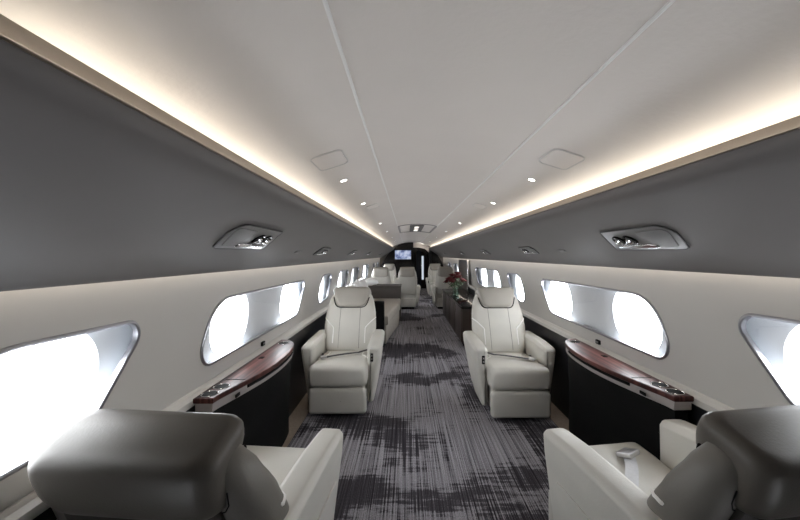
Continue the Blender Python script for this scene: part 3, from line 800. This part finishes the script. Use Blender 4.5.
VX, VY, VZ = 0.72, 6.0, 0.59
va = thing('vase', 'small clear glass vase holding the red roses on the credenza', 'vase', (VX, VY, VZ))
MB().lathe([(0.045, 0.0), (0.055, 0.01), (0.06, 0.06), (0.05, 0.11), (0.055, 0.15), (0.051, 0.15), (0.046, 0.11), (0.055, 0.06), (0.05, 0.014), (0.01, 0.012)], 24).build('glass_body', vaseg, va)
MB().lathe([(0.048, 0.015), (0.053, 0.06), (0.050, 0.085), (0.01, 0.085)], 20).build('water', vaseg, va)
R = random.Random(4)
def rose(tip, rz):
    root = thing('rose', 'dark red rose with green leaves in the glass vase on the credenza', 'flower', (VX, VY, VZ + 0.02), 0, 'red roses in the vase')
    tip = Vector(tip); d = tip.normalized()
    pts = [Vector((0.01 * d.x, 0.01 * d.y, 0)), Vector((tip.x * 0.2, tip.y * 0.2, tip.z * 0.5)), tip]
    MB().tube([tuple(p) for p in pts], 0.004, 6).build('stem', leafm, root)
    q = Vector((0, 0, 1)).rotation_difference(d).to_matrix()
    b_ = MB()
    for L_, (n_, r0, h0, op) in enumerate(((5, 0.048, 0.045, 0.018), (4, 0.034, 0.052, 0.008), (3, 0.02, 0.056, 0.002))):
        for k in range(n_):
            a0 = 2 * PI * k / n_ + L_ * 0.5
            vs = []; fs = []
            for i in range(5):
                for j_ in range(5):
                    t = i / 4; a = a0 + (j_ / 4 - 0.5) * 2 * PI / n_ * 1.35
                    rr = r0 * (0.35 + 0.65 * math.sin(t * PI / 2)) + op * t ** 3
                    zz = h0 * t - 0.006 * abs(j_ / 4 - 0.5) * 2 * t
                    vs.append((rr * math.cos(a), rr * math.sin(a), zz))
            for i in range(4):
                for j_ in range(4):
                    fs.append((i * 5 + j_, i * 5 + j_ + 1, i * 5 + j_ + 6, i * 5 + j_ + 5))
            b_.add(vs, fs, mp=lambda p: tip + q @ p)
    bo_ = b_.build('bloom', rosem, root, recalc=False, angle=80)
    md = bo_.modifiers.new('thickness', 'SOLIDIFY'); md.thickness = 0.003
    lf = MB()
    for k in range(4):
        a = rz + k * 2.1 + R.random(); base = pts[1].lerp(tip, 0.25 + 0.2 * k)
        dirv = Vector((math.cos(a), math.sin(a), -0.15)); sd = Vector((-math.sin(a), math.cos(a), 0))
        vs = []
        for t, w_ in ((0, 0.002), (0.3, 0.02), (0.6, 0.018), (1, 0.001)):
            c_ = base + dirv * (0.085 * t) + Vector((0, 0, 0.02 * math.sin(t * PI)))
            vs += [tuple(c_ - sd * w_), tuple(c_ + sd * w_)]
        lf.add(vs, [(0, 1, 3, 2), (2, 3, 5, 4), (4, 5, 7, 6)])
    lo_ = lf.build('leaf', leafm, root, recalc=False, angle=80)
    md = lo_.modifiers.new('thickness', 'SOLIDIFY'); md.thickness = 0.0015
for k in range(10):
    a = k * 2.399; rr = 0.02 + 0.14 * math.sqrt((k + 0.1) / 10)
    rose((rr * math.cos(a), rr * math.sin(a), 0.40 - 1.25 * rr + 0.03 * R.random()), a)

# ------------------------------------------------------------------ light
w = bpy.data.worlds.new('daylight'); sc.world = w; w.use_nodes = True
nt = w.node_tree; bg = nt.nodes['Background']
tc = nt.nodes.new('ShaderNodeTexCoord'); sx = nt.nodes.new('ShaderNodeSeparateXYZ')
nt.links.new(tc.outputs['Generated'], sx.inputs['Vector'])
mr = nt.nodes.new('ShaderNodeMapRange'); mr.inputs['From Min'].default_value = -0.35; mr.inputs['From Max'].default_value = 0.25
nt.links.new(sx.outputs['Z'], mr.inputs['Value'])
cr_ = ramp(nt, [(0.0, (0.76, 0.78, 0.82)), (1.0, (0.93, 0.965, 1.0))])
nt.links.new(mr.outputs['Result'], cr_.inputs['Fac']); nt.links.new(cr_.outputs['Color'], bg.inputs['Color'])
bg.inputs['Strength'].default_value = 15.0

def area(name, loc, rot, sx_, sy, power, col):
    L = bpy.data.lights.new(name, 'AREA'); L.shape = 'RECTANGLE'; L.size = sx_; L.size_y = sy; L.energy = power; L.color = col
    o = bpy.data.objects.new(name, L); COL.objects.link(o); o.location = loc; o.rotation_euler = rot; return o
area('corridor_lamp', (0.42, 12.2, 1.70), (PI, 0, 0), 0.3, 0.2, 2.5, (1, 0.93, 0.85))

# ------------------------------------------------------------------ camera
F = 330.0
cd = bpy.data.cameras.new('camera'); cam = bpy.data.objects.new('camera', cd); COL.objects.link(cam)
cam.location = (-0.16, 0.0, EYE)
cd.sensor_width = 36.0; cd.lens = 36.0 * F / 800.0
cd.clip_start = 0.02
cd.shift_x = -(407 - 400) / 800.0
cd.shift_y = -(260 - 255.3) / 800.0
cam.rotation_euler = (PI / 2, math.radians(0.25), 0)
sc.camera = cam

sc.view_settings.view_transform = 'Standard'
sc.view_settings.look = 'None'
sc.view_settings.exposure = 0.33
sc.view_settings.gamma = 1.0
sc.view_settings.use_curve_mapping = False
sc.cycles.max_bounces = 12
sc.cycles.diffuse_bounces = 6
sc.cycles.glossy_bounces = 4
sc.cycles.transparent_max_bounces = 16
sc.cycles.sample_clamp_indirect = 6.0
